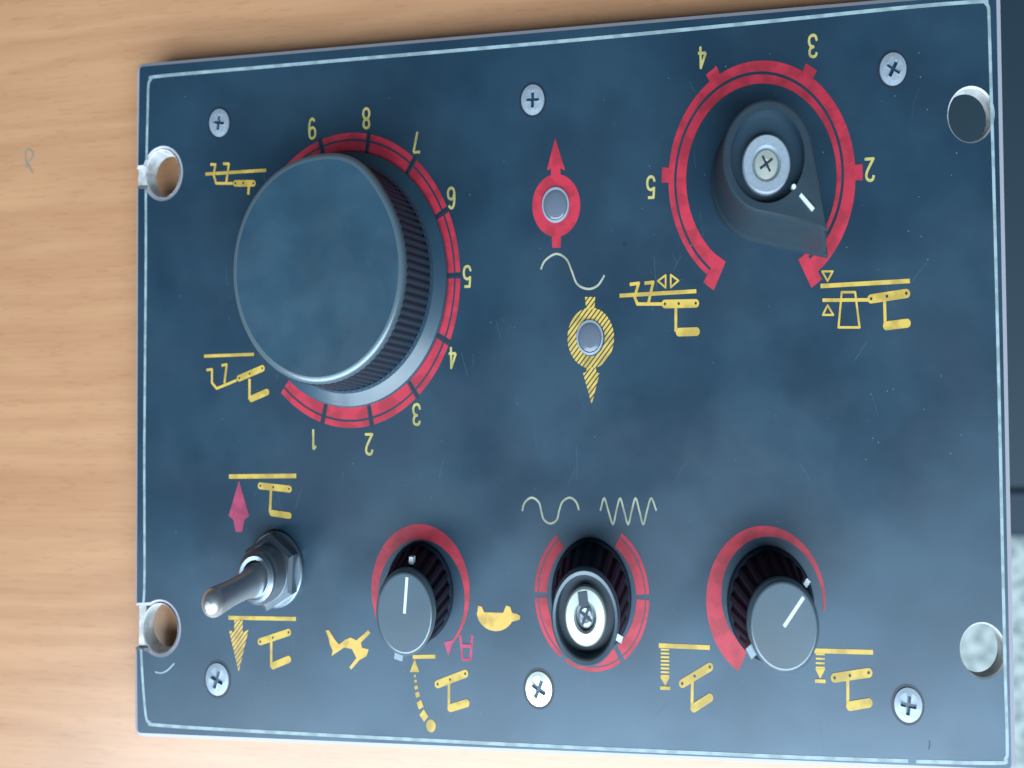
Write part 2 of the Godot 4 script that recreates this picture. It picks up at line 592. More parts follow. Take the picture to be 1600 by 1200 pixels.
# ---- numerals: strokes in a box 1 wide and 2 high, y downwards, turned upside down on the panel
func glyph(ch: String) -> Array:
	match ch:
		"1": return [[Vector2(0.25, 0.4), Vector2(0.62, 0.08), Vector2(0.62, 2.0)]]
		"2": return [curve_points([Vector2(0.08, 0.5), Vector2(0.2, 0.16), Vector2(0.5, 0.05), Vector2(0.82, 0.18), Vector2(0.92, 0.5), Vector2(0.75, 0.95), Vector2(0.08, 1.93)], 5) + [Vector2(0.95, 1.93)]]
		"3": return [curve_points([Vector2(0.08, 0.42), Vector2(0.2, 0.14), Vector2(0.5, 0.05), Vector2(0.82, 0.18), Vector2(0.9, 0.48), Vector2(0.75, 0.82), Vector2(0.45, 0.92)], 5), curve_points([Vector2(0.45, 0.92), Vector2(0.78, 1.04), Vector2(0.93, 1.42), Vector2(0.82, 1.8), Vector2(0.5, 1.95), Vector2(0.2, 1.86), Vector2(0.06, 1.55)], 5)]
		"4": return [[Vector2(0.68, 2.0), Vector2(0.68, 0.08), Vector2(0.05, 1.4), Vector2(0.98, 1.4)]]
		"5": return [[Vector2(0.88, 0.06), Vector2(0.2, 0.06), Vector2(0.12, 0.9)] + curve_points([Vector2(0.12, 0.9), Vector2(0.48, 0.76), Vector2(0.82, 0.92), Vector2(0.93, 1.36), Vector2(0.8, 1.8), Vector2(0.48, 1.95), Vector2(0.2, 1.86), Vector2(0.06, 1.58)], 5)]
		"6": return [curve_points([Vector2(0.84, 0.3), Vector2(0.55, 0.05), Vector2(0.25, 0.2), Vector2(0.1, 0.7), Vector2(0.08, 1.4), Vector2(0.2, 1.83), Vector2(0.5, 1.95), Vector2(0.82, 1.8), Vector2(0.92, 1.42), Vector2(0.82, 1.05), Vector2(0.52, 0.9), Vector2(0.24, 1.02), Vector2(0.12, 1.3)], 5)]
		"7": return [[Vector2(0.05, 0.07), Vector2(0.93, 0.07), Vector2(0.38, 2.0)]]
		"8": return [curve_points([Vector2(0.5, 0.05), Vector2(0.2, 0.18), Vector2(0.12, 0.5), Vector2(0.24, 0.8), Vector2(0.5, 0.94), Vector2(0.78, 1.08), Vector2(0.92, 1.45), Vector2(0.8, 1.82), Vector2(0.5, 1.95)], 5), curve_points([Vector2(0.5, 1.95), Vector2(0.2, 1.82), Vector2(0.08, 1.45), Vector2(0.22, 1.08), Vector2(0.5, 0.94), Vector2(0.76, 0.8), Vector2(0.88, 0.5), Vector2(0.8, 0.18), Vector2(0.5, 0.05)], 5)]
		"9": return [curve_points([Vector2(0.16, 1.7), Vector2(0.45, 1.95), Vector2(0.75, 1.8), Vector2(0.9, 1.3), Vector2(0.92, 0.6), Vector2(0.8, 0.17), Vector2(0.5, 0.05), Vector2(0.18, 0.2), Vector2(0.08, 0.58), Vector2(0.18, 0.95), Vector2(0.48, 1.1), Vector2(0.76, 0.98), Vector2(0.88, 0.7)], 5)]
		"A": return [[Vector2(0.02, 2.0), Vector2(0.2, 0.08), Vector2(0.8, 0.08)], [Vector2(0.8, 0.0), Vector2(0.98, 2.0)], [Vector2(0.12, 1.15), Vector2(0.88, 1.15)]]
	return []


func write(ch: String, c: Vector2, high: float, material := "ink_yellow", called := "numeral", wide := 0.48) -> void:
	var st := start()
	var top := 0.05
	for line in glyph(ch):
		var pts := []
		for v: Vector2 in line:
			var off := Vector2((v.x - 0.5) * high * wide * SQUEEZE, (v.y - 1.0) * 0.5 * high)
			pts.append(c - off)
		var half := int(pts.size() / 2.0)
		stroke(st, pts.slice(0, half + 1), high * 0.13, top, Geometry2D.END_BUTT)
		if half < pts.size() - 1:
			stroke(st, pts.slice(half), high * 0.13, top + 0.015, Geometry2D.END_ROUND if pts.size() > 4 else Geometry2D.END_BUTT)
		top += 0.03
	put(called, st, material, panel)


func build_dial_numbers() -> void:
	for d in [["1", Vector2(-41.93, 8.96)], ["2", Vector2(-31.24, 9.87)], ["3", Vector2(-22.16, 4.51)], ["4", Vector2(-15.31, -5.69)], ["5", Vector2(-12.38, -20.41)], ["6", Vector2(-15.17, -34.90)], ["7", Vector2(-21.57, -45.59)], ["8", Vector2(-31.18, -50.75)], ["9", Vector2(-41.82, -49.56)]]:
		write(d[0], d[1], 3.9, "ink_numeral")
	for d in [["2", Vector2(57.28, -35.71)], ["3", Vector2(48.60, -57.55)], ["4", Vector2(30.08, -57.10)], ["5", Vector2(20.82, -34.83)]]:
		write(d[0], d[1], 3.9, "ink_numeral")
	write("A", Vector2(-13.40, 46.50), 4.6, "ink_magenta", "letter", 0.66)


func build_large_dial() -> void:
	var c := Vector2(-34.65, -20.70)
	var r := 27.96
	var step := 26.4
	var marks := []
	for k in range(-4, 5):
		marks.append(k * step)
	var edges := [-128.0] + marks + [131.0]
	for i in edges.size() - 1:
		var a: float = edges[i] + (1.25 if i > 0 else 0.0)
		var b: float = edges[i + 1] - (1.25 if i < edges.size() - 2 else 0.0)
		var st := start()
		flat_band(st, c, a, b, r * 0.945, r * 0.985)
		flat_band(st, c, a, b, r * 0.845, r * 0.93)
		put("scale_segment", st, "ink_red", panel)
	var st2 := start()
	for m: float in marks:
		flat_band(st2, c, m - 0.5, m + 0.5, r * 0.86, r * 1.0, 0.04)
	put("scale_ticks", st2, "recess", panel)


func build_pointer_dial() -> void:
	var c := Vector2(39.42, -35.36)
	var r := 20.40
	var st := start()
	band(st, c, 122, 418, func(t): return r * lerpf(0.955, 0.865, t), func(_t): return r)
	put("scale_outer_arc", st, "ink_red", panel)
	st = start()
	band(st, c, 122, 418, func(_t): return r * 0.805, func(t): return r * lerpf(0.93, 0.835, t))
	put("scale_inner_arc", st, "ink_red", panel)
	for k in 6:
		var a: float = 120.0 + k * 60.0 + [3.0, 4.0, 2.0, 2.0, 0.0, -2.0][k]
		st = start()
		flat_band(st, c, a - 3.6, a + 3.6, r * (0.80 if k in [0, 5] else 0.985), r * 1.075, 0.075)
		put("scale_tick", st, "ink_red", panel)


func build_small_dials() -> void:
	# crescent round the knob with the rabbit and the turtle
	var c := Vector2(-21.88, 36.51)
	var r := 12.07
	var st := start()
	var thick := func(t: float) -> float: return r * (0.035 + 0.20 * pow(maxf(sin(PI * clampf(t * 1.02, 0.0, 1.0)), 0.0), 1.4))
	band(st, c, 118, 412, func(t): return r - thick.call(t), func(_t): return r)
	put("speed_crescent", st, "ink_red", panel)
	st = start()
	slab(st, PackedVector2Array([Vector2(-17.52, 45.60), Vector2(-15.86, 45.20), Vector2(-16.73, 48.20)]), 0.07)
	put("crescent_arrow", st, "ink_magenta", panel)
	# four segments round the open knob
	c = Vector2(9.14, 36.76)
	r = 13.17
	for s in [[-57.0, -2.2], [2.2, 56.0], [61.0, 119.0], [124.0, 177.8], [182.2, 234.0]]:
		st = start()
		flat_band(st, c, s[0], s[1], r * 0.945, r)
		flat_band(st, c, s[0], s[1], r * 0.78, r * 0.925)
		put("ring_segment", st, "ink_red", panel)
	# crescent that widens
	c = Vector2(38.95, 37.08)
	r = 12.85
	st = start()
	band(st, c, 119, 366, func(t): return r * lerpf(0.70, 0.93, pow(t, 0.8)), func(t): return r * lerpf(1.06, 0.96, t))
	put("depth_crescent", st, "ink_red", panel)


func stripes(st: SurfaceTool, shape: PackedVector2Array, hole: PackedVector2Array, pitch: float, width: float, slope: Vector2, top := 0.05) -> void:
	var d := Vector2(slope.x * SQUEEZE, slope.y).normalized()
	var nrm := Vector2(-d.y, d.x)
	var lo := 1e9
	var hi := -1e9
	for p in shape:
		lo = minf(lo, p.dot(nrm))
		hi = maxf(hi, p.dot(nrm))
	var mid := shape[0]
	var k := lo
	while k < hi:
		var a := nrm * k + d * mid.dot(d)
		var strip := PackedVector2Array([a - d * 60.0, a + d * 60.0, a + d * 60.0 + nrm * width, a - d * 60.0 + nrm * width])
		for piece in Geometry2D.intersect_polygons(shape, strip):
			if hole.size():
				for bit in Geometry2D.clip_polygons(piece, hole):
					slab(st, bit, top)
			else:
				slab(st, piece, top)
		k += pitch


func build_indicators() -> void:
	# raise: solid red ring with an arrow; lower: hatched yellow ring with an arrow
	var st := start()
	var c := Vector2(4.06, -32.51)
	var r := 5.64
	flat_band(st, c, 0, 360, r * 0.56, r, 0.05)
	slab(st, PackedVector2Array([Vector2(4.08, -44.64), Vector2(5.77, -38.75), Vector2(4.92, -39.15), Vector2(4.95, -37.65), Vector2(3.22, -37.75), Vector2(3.25, -39.25), Vector2(2.49, -38.95)]), 0.07)
	slab(st, PackedVector2Array([Vector2(3.17, -27.37), Vector2(4.84, -27.29), Vector2(4.74, -24.88), Vector2(3.25, -24.95)]), 0.07)
	put("raise_symbol", st, "ink_red", panel)
	lamp_dot(Vector2(3.95, -32.63), r * 0.56)
	st = start()
	c = Vector2(9.81, -8.59)
	r = 5.39
	var slope := Vector2(1, -1)
	stripes(st, ellipse(c, r, 60), ellipse(c, r * 0.60, 48), 0.66, 0.44, slope)
	stripes(st, PackedVector2Array([Vector2(8.92, -15.90), Vector2(10.73, -15.84), Vector2(10.58, -13.68), Vector2(9.11, -13.73)]), PackedVector2Array(), 0.66, 0.44, slope, 0.07)
	stripes(st, PackedVector2Array([Vector2(9.05, -3.40), Vector2(10.63, -3.36), Vector2(10.72, -2.45), Vector2(11.28, -2.33), Vector2(9.78, 3.18), Vector2(8.35, -2.39), Vector2(8.92, -2.61)]), PackedVector2Array(), 0.66, 0.44, slope, 0.07)
	put("lower_symbol", st, "ink_yellow", panel)
	lamp_dot(Vector2(9.65, -8.71), r * 0.57)


func lamp_dot(c: Vector2, r: float) -> void:
	var lamp := group("indicator_lamp", panel)
	plain_lathe("bezel", c, Vector2.ZERO, [Vector3(r * 1.04, 0.0, 0), Vector3(r * 1.0, 0.3, 0), Vector3(r * 0.9, 0.34, 0), Vector3(r * 0.86, 0.05, 0)], "screw_steel", lamp, 40)
	var prof := []
	for k in 7:
		var a := k / 6.0 * PI * 0.5
		prof.append(Vector3(r * 0.88 * cos(a) if k < 6 else 0.0, 0.03 + 0.55 * sin(a), 0))
	var st := start()
	lathe(st, c, Vector2.ZERO, prof, 40)
	put("lens", st, "led_glass", lamp)


# ---- the lift symbols: an upper arm and a lower arm on a post, under a line
func arm_symbol(called: String, upper: Array, upper_w: float, post: Array, lower: Array, lower_w: float, lines: Array, extra = null, material := "ink_yellow") -> void:
	var st := start()
	stroke(st, post, 0.62, 0.05)
	stroke(st, upper, upper_w, 0.07, Geometry2D.END_ROUND)
	if lower.size():
		stroke(st, lower, lower_w, 0.09, Geometry2D.END_ROUND)
	for l in lines:
		stroke(st, l[0], l[1], 0.05)
	if extra:
		extra.call(st)
	var o := put(called, st, material, panel)
	st = start()
	var a: Vector2 = upper[0]
	var b: Vector2 = upper[1]
	for spot: Vector2 in [a, b, post[0] + (a.lerp(b, 0.45) - post[0]) * 1.0]:
		slab(st, ellipse(spot, upper_w * 0.17, 12), 0.11, 0.07)
	put("pivot_holes", st, "recess", o)


func closed(st: SurfaceTool, pts: Array, width: float, top := 0.05) -> void:
	for i in pts.size():
		stroke(st, [pts[i], pts[(i + 1) % pts.size()]], width, top, Geometry2D.END_ROUND)
		top += 0.012


func hooks(st: SurfaceTool, lines: Array, w := 0.5, material_top := 0.09) -> void:
	for l in lines:
		stroke(st, l, w, material_top)
		material_top += 0.02


func build_symbols() -> void:
	var w := 1.25
	arm_symbol("plough_symbol", [Vector2(-57.38, -40.08), Vector2(-53.73, -39.87)], w, [Vector2(-54.64, -39.49), Vector2(-54.78, -37.78)], [], 0.0, [[[Vector2(-63.57, -42.24), Vector2(-51.12, -42.23)], 0.6]],
		func(st): hooks(st, [[Vector2(-62.50, -44.04), Vector2(-61.45, -43.97), Vector2(-61.85, -42.02), Vector2(-61.33, -40.31), Vector2(-57.91, -40.11)], [Vector2(-59.86, -44.00), Vector2(-58.68, -43.92), Vector2(-59.22, -40.38)]]))
	arm_symbol("plough_symbol", [Vector2(-56.81, -2.81), Vector2(-52.14, -4.59)], w, [Vector2(-54.74, -2.64), Vector2(-54.76, 1.23)], [Vector2(-54.37, 1.12), Vector2(-51.27, -0.10)], w, [[[Vector2(-64.00, -7.18), Vector2(-53.80, -7.29)], 0.6]],
		func(st): hooks(st, [[Vector2(-63.48, -4.53), Vector2(-62.36, -4.63), Vector2(-62.38, -2.07), Vector2(-61.40, -0.95), Vector2(-57.34, -2.45)], [Vector2(-60.39, -5.32), Vector2(-59.34, -5.48), Vector2(-59.82, -1.89)]]))
	arm_symbol("lift_arm_symbol", [Vector2(-52.68, 17.53), Vector2(-46.94, 18.12)], 1.3, [Vector2(-50.55, 18.24), Vector2(-50.79, 22.55)], [Vector2(-50.40, 22.61), Vector2(-46.97, 23.07)], 1.2, [[[Vector2(-59.00, 15.78), Vector2(-45.52, 15.67)], 0.85]])
	arm_symbol("lift_arm_symbol", [Vector2(-52.87, 46.62), Vector2(-47.26, 44.73)], 1.35, [Vector2(-50.70, 46.49), Vector2(-50.73, 51.11)], [Vector2(-50.35, 50.98), Vector2(-47.30, 49.70)], 1.35, [[[Vector2(-59.27, 42.32), Vector2(-45.79, 42.21)], 0.75]])
	arm_symbol("lift_arm_symbol", [Vector2(-18.81, 53.19), Vector2(-13.70, 51.12)], 1.45, [Vector2(-16.73, 53.00), Vector2(-16.79, 57.34)], [Vector2(-16.49, 57.32), Vector2(-13.53, 56.34)], 1.45, [[[Vector2(-23.41, 48.48), Vector2(-19.16, 48.26)], 0.7]], trail)
	arm_symbol("cultivator_symbol", [Vector2(22.85, -14.16), Vector2(28.10, -14.09)], 1.5, [Vector2(24.71, -13.76), Vector2(24.62, -9.29)], [Vector2(25.17, -9.17), Vector2(28.11, -9.19)], 1.5, [[[Vector2(15.01, -15.91), Vector2(28.25, -16.21)], 0.7]],
		func(st):
			hooks(st, [[Vector2(16.83, -17.82), Vector2(18.39, -17.98), Vector2(17.63, -15.59), Vector2(18.10, -14.33), Vector2(22.30, -14.18)], [Vector2(19.39, -17.94), Vector2(20.89, -18.06), Vector2(19.99, -14.38)]], 0.6)
			closed(st, [Vector2(21.72, -18.25), Vector2(23.06, -19.21), Vector2(23.02, -17.02)], 0.36, 0.07)
			closed(st, [Vector2(25.24, -18.17), Vector2(23.94, -19.23), Vector2(23.90, -17.04)], 0.36, 0.07))
	arm_symbol("roller_symbol", [Vector2(56.92, -13.84), Vector2(62.50, -14.55)], 1.55, [Vector2(59.05, -13.66), Vector2(59.04, -9.25)], [Vector2(59.24, -9.24), Vector2(62.47, -9.57)], 1.5, [[[Vector2(48.86, -16.31), Vector2(63.11, -16.62)], 0.75]],
		func(st):
			stroke(st, [Vector2(49.11, -13.90), Vector2(56.61, -13.69)], 0.6, 0.09)
			closed(st, [Vector2(49.18, -18.80), Vector2(50.89, -18.73), Vector2(50.02, -17.13)], 0.36, 0.05)
			closed(st, [Vector2(49.92, -13.00), Vector2(49.11, -11.40), Vector2(50.81, -11.34)], 0.36, 0.05)
			closed(st, [Vector2(52.24, -15.15), Vector2(54.40, -15.07), Vector2(54.96, -9.10), Vector2(51.58, -9.20)], 0.42, 0.05))
	arm_symbol("depth_symbol", [Vector2(24.49, 51.41), Vector2(29.17, 48.41)], 1.5, [Vector2(26.23, 50.48), Vector2(26.02, 55.60)], [Vector2(26.35, 55.48), Vector2(29.06, 53.62)], 1.5, [[[Vector2(20.65, 45.03), Vector2(29.24, 45.12)], 0.8]],
		func(st): spring(st, Vector2(21.68, 45.72), Vector2(21.59, 50.21), Vector2(21.57, 50.98), Vector2(21.60, 52.29)))
	arm_symbol("depth_symbol", [Vector2(49.52, 49.50), Vector2(54.92, 48.45)], 1.6, [Vector2(51.63, 49.10), Vector2(51.50, 54.07)], [Vector2(51.85, 54.06), Vector2(54.80, 53.41)], 1.6, [[[Vector2(46.35, 45.11), Vector2(55.72, 45.05)], 0.8]],
		func(st): spring(st, Vector2(47.31, 45.64), Vector2(47.26, 47.88), Vector2(47.24, 48.63), Vector2(47.20, 50.12)))
	# arrows beside the toggle switch
	var st := start()
	slab(st, PackedVector2Array([Vector2(-56.99, 16.56), Vector2(-54.96, 23.18), Vector2(-55.94, 23.91), Vector2(-56.40, 26.19), Vector2(-57.69, 26.21), Vector2(-58.14, 23.92), Vector2(-59.11, 23.20)]), 0.05)
	put("raise_arrow", st, "ink_magenta", panel)
	st = start()
	stripes(st, PackedVector2Array([Vector2(-58.05, 42.65), Vector2(-56.43, 42.61), Vector2(-56.38, 44.99), Vector2(-55.22, 44.48), Vector2(-57.26, 52.42), Vector2(-59.16, 44.60), Vector2(-58.12, 45.04)]), PackedVector2Array(), 0.6, 0.42, Vector2(1, -1))
	put("lower_arrow", st, "ink_gold", panel)
	# rabbit for fast, turtle for slow
	st = start()
	slab(st, PackedVector2Array([Vector2(-39.98, 44.17), Vector2(-39.36, 44.10), Vector2(-38.26, 45.76), Vector2(-37.40, 46.67), Vector2(-36.22, 45.76), Vector2(-35.17, 45.32), Vector2(-34.06, 45.81), Vector2(-31.78, 43.88), Vector2(-31.35, 44.39), Vector2(-33.21, 46.19), Vector2(-33.03, 47.12), Vector2(-31.75, 47.37), Vector2(-32.13, 48.60), Vector2(-33.49, 49.34), Vector2(-35.10, 51.15), Vector2(-35.47, 50.75), Vector2(-34.10, 49.02), Vector2(-34.94, 47.41), Vector2(-36.42, 47.17), Vector2(-38.16, 48.33), Vector2(-38.91, 48.83), Vector2(-38.65, 47.76), Vector2(-39.20, 46.73), Vector2(-39.38, 45.68)]), 0.05)
	put("rabbit_symbol", st, "ink_gold", panel)
	st = start()
	var shell := PackedVector2Array()
	for i in 17:
		var a := PI * i / 16.0
		shell.append(Vector2(-8.05, 40.09) + Vector2(cos(a) * 3.38, sin(a) * 3.30))
	slab(st, shell, 0.05)
	slab(st, PackedVector2Array([Vector2(-11.19, 38.91), Vector2(-10.49, 39.12), Vector2(-10.03, 40.25), Vector2(-11.32, 40.28)]), 0.07)
	slab(st, PackedVector2Array([Vector2(-6.06, 38.79), Vector2(-5.36, 39.00), Vector2(-4.92, 40.35), Vector2(-6.66, 40.17)]), 0.07)
	slab(st, PackedVector2Array([Vector2(-5.50, 40.59), Vector2(-4.34, 40.11), Vector2(-3.54, 40.54), Vector2(-3.67, 41.22), Vector2(-4.48, 41.47), Vector2(-5.41, 41.72)]), 0.09)
	put("turtle_symbol", st, "ink_gold", panel)


func trail(st: SurfaceTool) -> void:
	slab(st, PackedVector2Array([Vector2(-23.05, 48.88), Vector2(-22.18, 51.14), Vector2(-23.98, 51.21)]), 0.05)
	var way := [Vector2(-23.03, 51.86), Vector2(-22.92, 52.78), Vector2(-22.81, 53.92), Vector2(-22.59, 55.18), Vector2(-22.13, 56.99), Vector2(-21.44, 58.91)]
	var size := [0.45, 0.6, 0.8, 1.0, 1.25, 1.5]
	var long := [0.5, 0.5, 0.65, 0.9, 1.3, 1.5]
	for i in way.size():
		var d: Vector2 = ((way[i + 1] if i < 5 else Vector2(-20.21, 60.68)) - way[i] as Vector2).normalized()
		stroke(st, [way[i] - d * long[i] * 0.5, way[i] + d * long[i] * 0.5], size[i], 0.05)
	slab(st, ellipse(Vector2(-20.15, 60.68), 1.15, 24), 0.05)


func spring(st: SurfaceTool, from: Vector2, to: Vector2, tip: Vector2, foot: Vector2) -> void:
	var n := int(from.distance_to(to) / 0.62)
	for i in n + 1:
		var p := from.lerp(to, float(i) / n)
		stroke(st, [p - Vector2(0.72, 0), p + Vector2(0.72, 0)], 0.34, 0.05)
	slab(st, PackedVector2Array([to + Vector2(-0.8, 0.2), to + Vector2(0.8, 0.2), foot + Vector2(0, -0.4)]), 0.07)
	stroke(st, [foot - Vector2(0.85, 0), foot + Vector2(0.85, 0)], 0.6, 0.09)


func build_waves() -> void:
	for pts in [[Vector2(1.11, -21.13), Vector2(1.94, -22.71), Vector2(3.92, -23.80), Vector2(5.73, -22.77), Vector2(6.67, -20.56), Vector2(7.60, -18.23), Vector2(9.48, -17.30), Vector2(11.22, -17.86), Vector2(12.44, -19.64)],
			[Vector2(-2.91, 22.00), Vector2(-2.43, 20.46), Vector2(-1.15, 19.60), Vector2(0.11, 20.45), Vector2(0.54, 22.15), Vector2(0.97, 23.50), Vector2(2.11, 24.17), Vector2(3.26, 23.49), Vector2(3.74, 21.79), Vector2(4.33, 20.32), Vector2(5.60, 19.58), Vector2(6.72, 20.31), Vector2(7.21, 21.77)],
			[Vector2(10.97, 21.86), Vector2(11.68, 19.68), Vector2(12.37, 21.86), Vector2(13.13, 24.20), Vector2(13.76, 21.85), Vector2(14.45, 19.67), Vector2(15.10, 21.84), Vector2(15.77, 24.18), Vector2(16.43, 21.84), Vector2(17.13, 19.66), Vector2(17.75, 21.83), Vector2(18.37, 24.16), Vector2(19.07, 21.82), Vector2(19.83, 19.65), Vector2(20.67, 21.81)]]:
		var st := start()
		stroke(st, curve_points(pts, 6), 0.40, 0.05)
		put("wave_symbol", st, "ink_pale", panel)


func build_wear() -> void:
	var st := start()
	slab(st, ellipse(Vector2(16.07, -25.04), 0.5, 16), 0.02)
	put("paint_chip", st, "recess", panel)
	st = start()
	stroke(st, curve_points([Vector2(64.10, 59.25), Vector2(64.18, 59.87), Vector2(63.97, 60.51)], 3), 0.25, 0.02, Geometry2D.END_ROUND)
	put("paint_chip", st, "recess", panel)
	st = start()
	stroke(st, curve_points([Vector2(-74.30, 53.03), Vector2(-73.11, 53.17), Vector2(-71.77, 52.58), Vector2(-70.45, 51.32)], 6), 0.3, 0.04, Geometry2D.END_ROUND)
	put("scratch_glint", st, "ink_line", panel)  # scratch arc, its pale colour stands in for light caught on it
	# dust lying on the face
	var rng := RandomNumberGenerator.new()
	rng.seed = 21
	st = start()
	for i in 170:
		var p := Vector2(rng.randf_range(-70.0, 72.0), rng.randf_range(-58.0, 60.0))
		var r := rng.randf_range(0.05, 0.13)
		slab(st, ellipse(p, r, 6), rng.randf_range(0.01, 0.02))
	var hair := start()
	for i in 60:
		var p := Vector2(rng.randf_range(-68.0, 70.0), rng.randf_range(-54.0, 58.0))
		var d := Vector2.from_angle(rng.randf_range(0.9, 2.3)) * rng.randf_range(1.0, 6.0)
		stroke(hair, [p, p + d * 0.5 + Vector2(rng.randf_range(-0.2, 0.2), 0.0), p + d], rng.randf_range(0.03, 0.07), 0.012 + i * 0.0001)
	var scuffs := put("hairline_scratches", hair, "scuff", panel)
	scuffs.set_meta("kind", "stuff")
	var dust := put("dust", st, "dust", panel)
	dust.set_meta("kind", "stuff")


# ---- knobs
func build_large_knob() -> void:
	var k := group("large_knob", panel, "largest knob, with a smooth flat top and a fluted side")
	var h := 15.3
	aspect = 1.035
	var c := Vector2(-34.65, -20.70)
	var lean := (Vector2(-34.96, -20.27) - c) / h
	var rs := 23.78
	var rt := 19.33
	plain_lathe("skirt", c, lean, [Vector3(rs, 0.05, 0), Vector3(rs, 0.9, 0), Vector3(rs - 0.25, 1.2, 0), Vector3(rs - 2.6, 2.6, 0), Vector3(rs - 3.1, 3.6, 0)], "navy_plastic", k, 96)
	var st := start()
	lathe(st, c, lean, [Vector3(rs - 2.9, 3.2, 0.5), Vector3(lerpf(rs - 2.9, rt, 0.2), 4.0, 0.5), Vector3(rt + 0.35, h - 1.9, 0.42), Vector3(rt + 0.2, h - 1.3, 0.15)], 450, 90, 0.45)
	put("fluted_side", st, "fluted_black", k)
	var prof := []
	prof.append(Vector3(rt + 0.15, h - 1.6, 0))
	for i in 6:
		var a := i / 5.0 * PI * 0.5
		prof.append(Vector3(rt - 1.15 + 1.25 * cos(a), h - 1.0 + 1.0 * sin(a), 0))
	st = start()
	lathe_smooth(st, c, lean, prof, 120, 0.05)
	put("worn_glint_rim", st, "worn_glint_rim", k)
	st = start()
	lathe_smooth(st, c, lean, [prof[-1], Vector3(0, h + 0.02, 0)], 120, 0.05)
	put("knob_top", st, "navy_plastic", k)
	aspect = 1.0


func lathe_smooth(st: SurfaceTool, c: Vector2, lean: Vector2, prof: Array, n: int, bump := 0.0) -> void:
	# as lathe, with one smooth surface over the whole profile but for the flat middle
	for k in range(1, prof.size()):
		var last: bool = k == prof.size() - 1 and prof[k].x < 0.0001
		for i in n:
			var p := []
			for q in [[k - 1, i], [k - 1, i + 1], [k, i + 1], [k, i]]:
				var a: float = TAU * q[1] / n
				var v: Vector3 = prof[q[0]]
				var swell := 1.0 + bump * exp(-pow(angle_difference(a, deg_to_rad(-66.0)) / 0.34, 2.0))   # the pressed-out corner of the large knob
				p.append(up(c + lean * v.y + Vector2(cos(a) * SQUEEZE * aspect, sin(a)) * v.x * swell, v.y))
			if last:
				tri(st, p[2], p[1], p[0], 40)
			else:
				quad(st, p[2], p[3], p[0], p[1], 7)


func small_knob(c: Vector2, top: Vector2, h: float, rb: float, rt: float, aim: float, lug: float, label: String) -> void:
	var k := group("small_knob", panel, label)
	var lean := (top - c) / h
	plain_lathe("flange", c, lean, [Vector3(rb, 0.05, 0), Vector3(rb, 0.8, 0), Vector3(rb - 0.3, 1.1, 0), Vector3(rb * 0.9, 1.3, 0)], "black_plastic", k, 64)
	var st := start()
	lathe(st, c, lean, [Vector3(rb * 0.95, 1.0, 0.55), Vector3(rt * 1.08, h - 2.4, 0.5), Vector3(rt * 1.06, h - 2.1, 0.0)], 264, 22, 0.42)
	put("fluted_side", st, "black_plastic", k)
	st = start()
	var prof := [Vector3(rt * 1.05, h - 2.2, 0), Vector3(rt * 1.05, h - 0.6, 0)]
	for i in 5:
		var a := i / 4.0 * PI * 0.5
		prof.append(Vector3(rt - 0.45 + 0.5 * cos(a), h - 0.5 + 0.5 * sin(a), 0))
	lathe_smooth(st, c, lean, prof, 72)
	put("cap_rim", st, "worn_glint_rim", k)  # pale colour paints the bright edge along the cap
	st = start()
	lathe_smooth(st, c, lean, [prof[-1], Vector3(0, h + 0.01, 0)], 72)
	put("knob_cap", st, "navy_plastic", k)
	# pointer line on the cap and its mark on the side
	var t := c + lean * h
	st = start()
	var line := [t, round_points(t, rt * 0.88, aim)]
	stroke(st, line, 0.6, h + 0.05)
	put("pointer_line", st, "white_mark", k)
	st = start()
	var e := round_points(c + lean * (h - 3.0), rt * 1.10, aim)
	var f := round_points(c + lean * (h - 3.0), rt * 1.28, aim)
	stroke_at(st, [e, f], 0.9, h - 2.5, h - 4.0)
	put("pointer_mark", st, "white_mark", k)
	# the little foot opposite
	st = start()
	var g := round_points(c + lean * (h - 2.0), rt * 1.0, lug)
	var i2 := round_points(c + lean * (h - 2.0), rt * 1.24, lug)
	stroke_at(st, [g, i2], 1.9, h - 1.3, h - 3.6)
	put("cap_lug", st, "lug", k)


func stroke_at(st: SurfaceTool, pts: Array, width: float, top: float, bottom: float) -> void:
	var p := PackedVector2Array()
	for v: Vector2 in pts:
		p.append(Vector2(v.x / SQUEEZE, v.y) * 100.0)
	for poly in Geometry2D.offset_polyline(p, width * 50.0, Geometry2D.JOIN_ROUND, Geometry2D.END_BUTT):
		var q := PackedVector2Array()
		for v in poly:
			q.append(Vector2(v.x * SQUEEZE, v.y) / 100.0)
		slab(st, q, top, bottom)


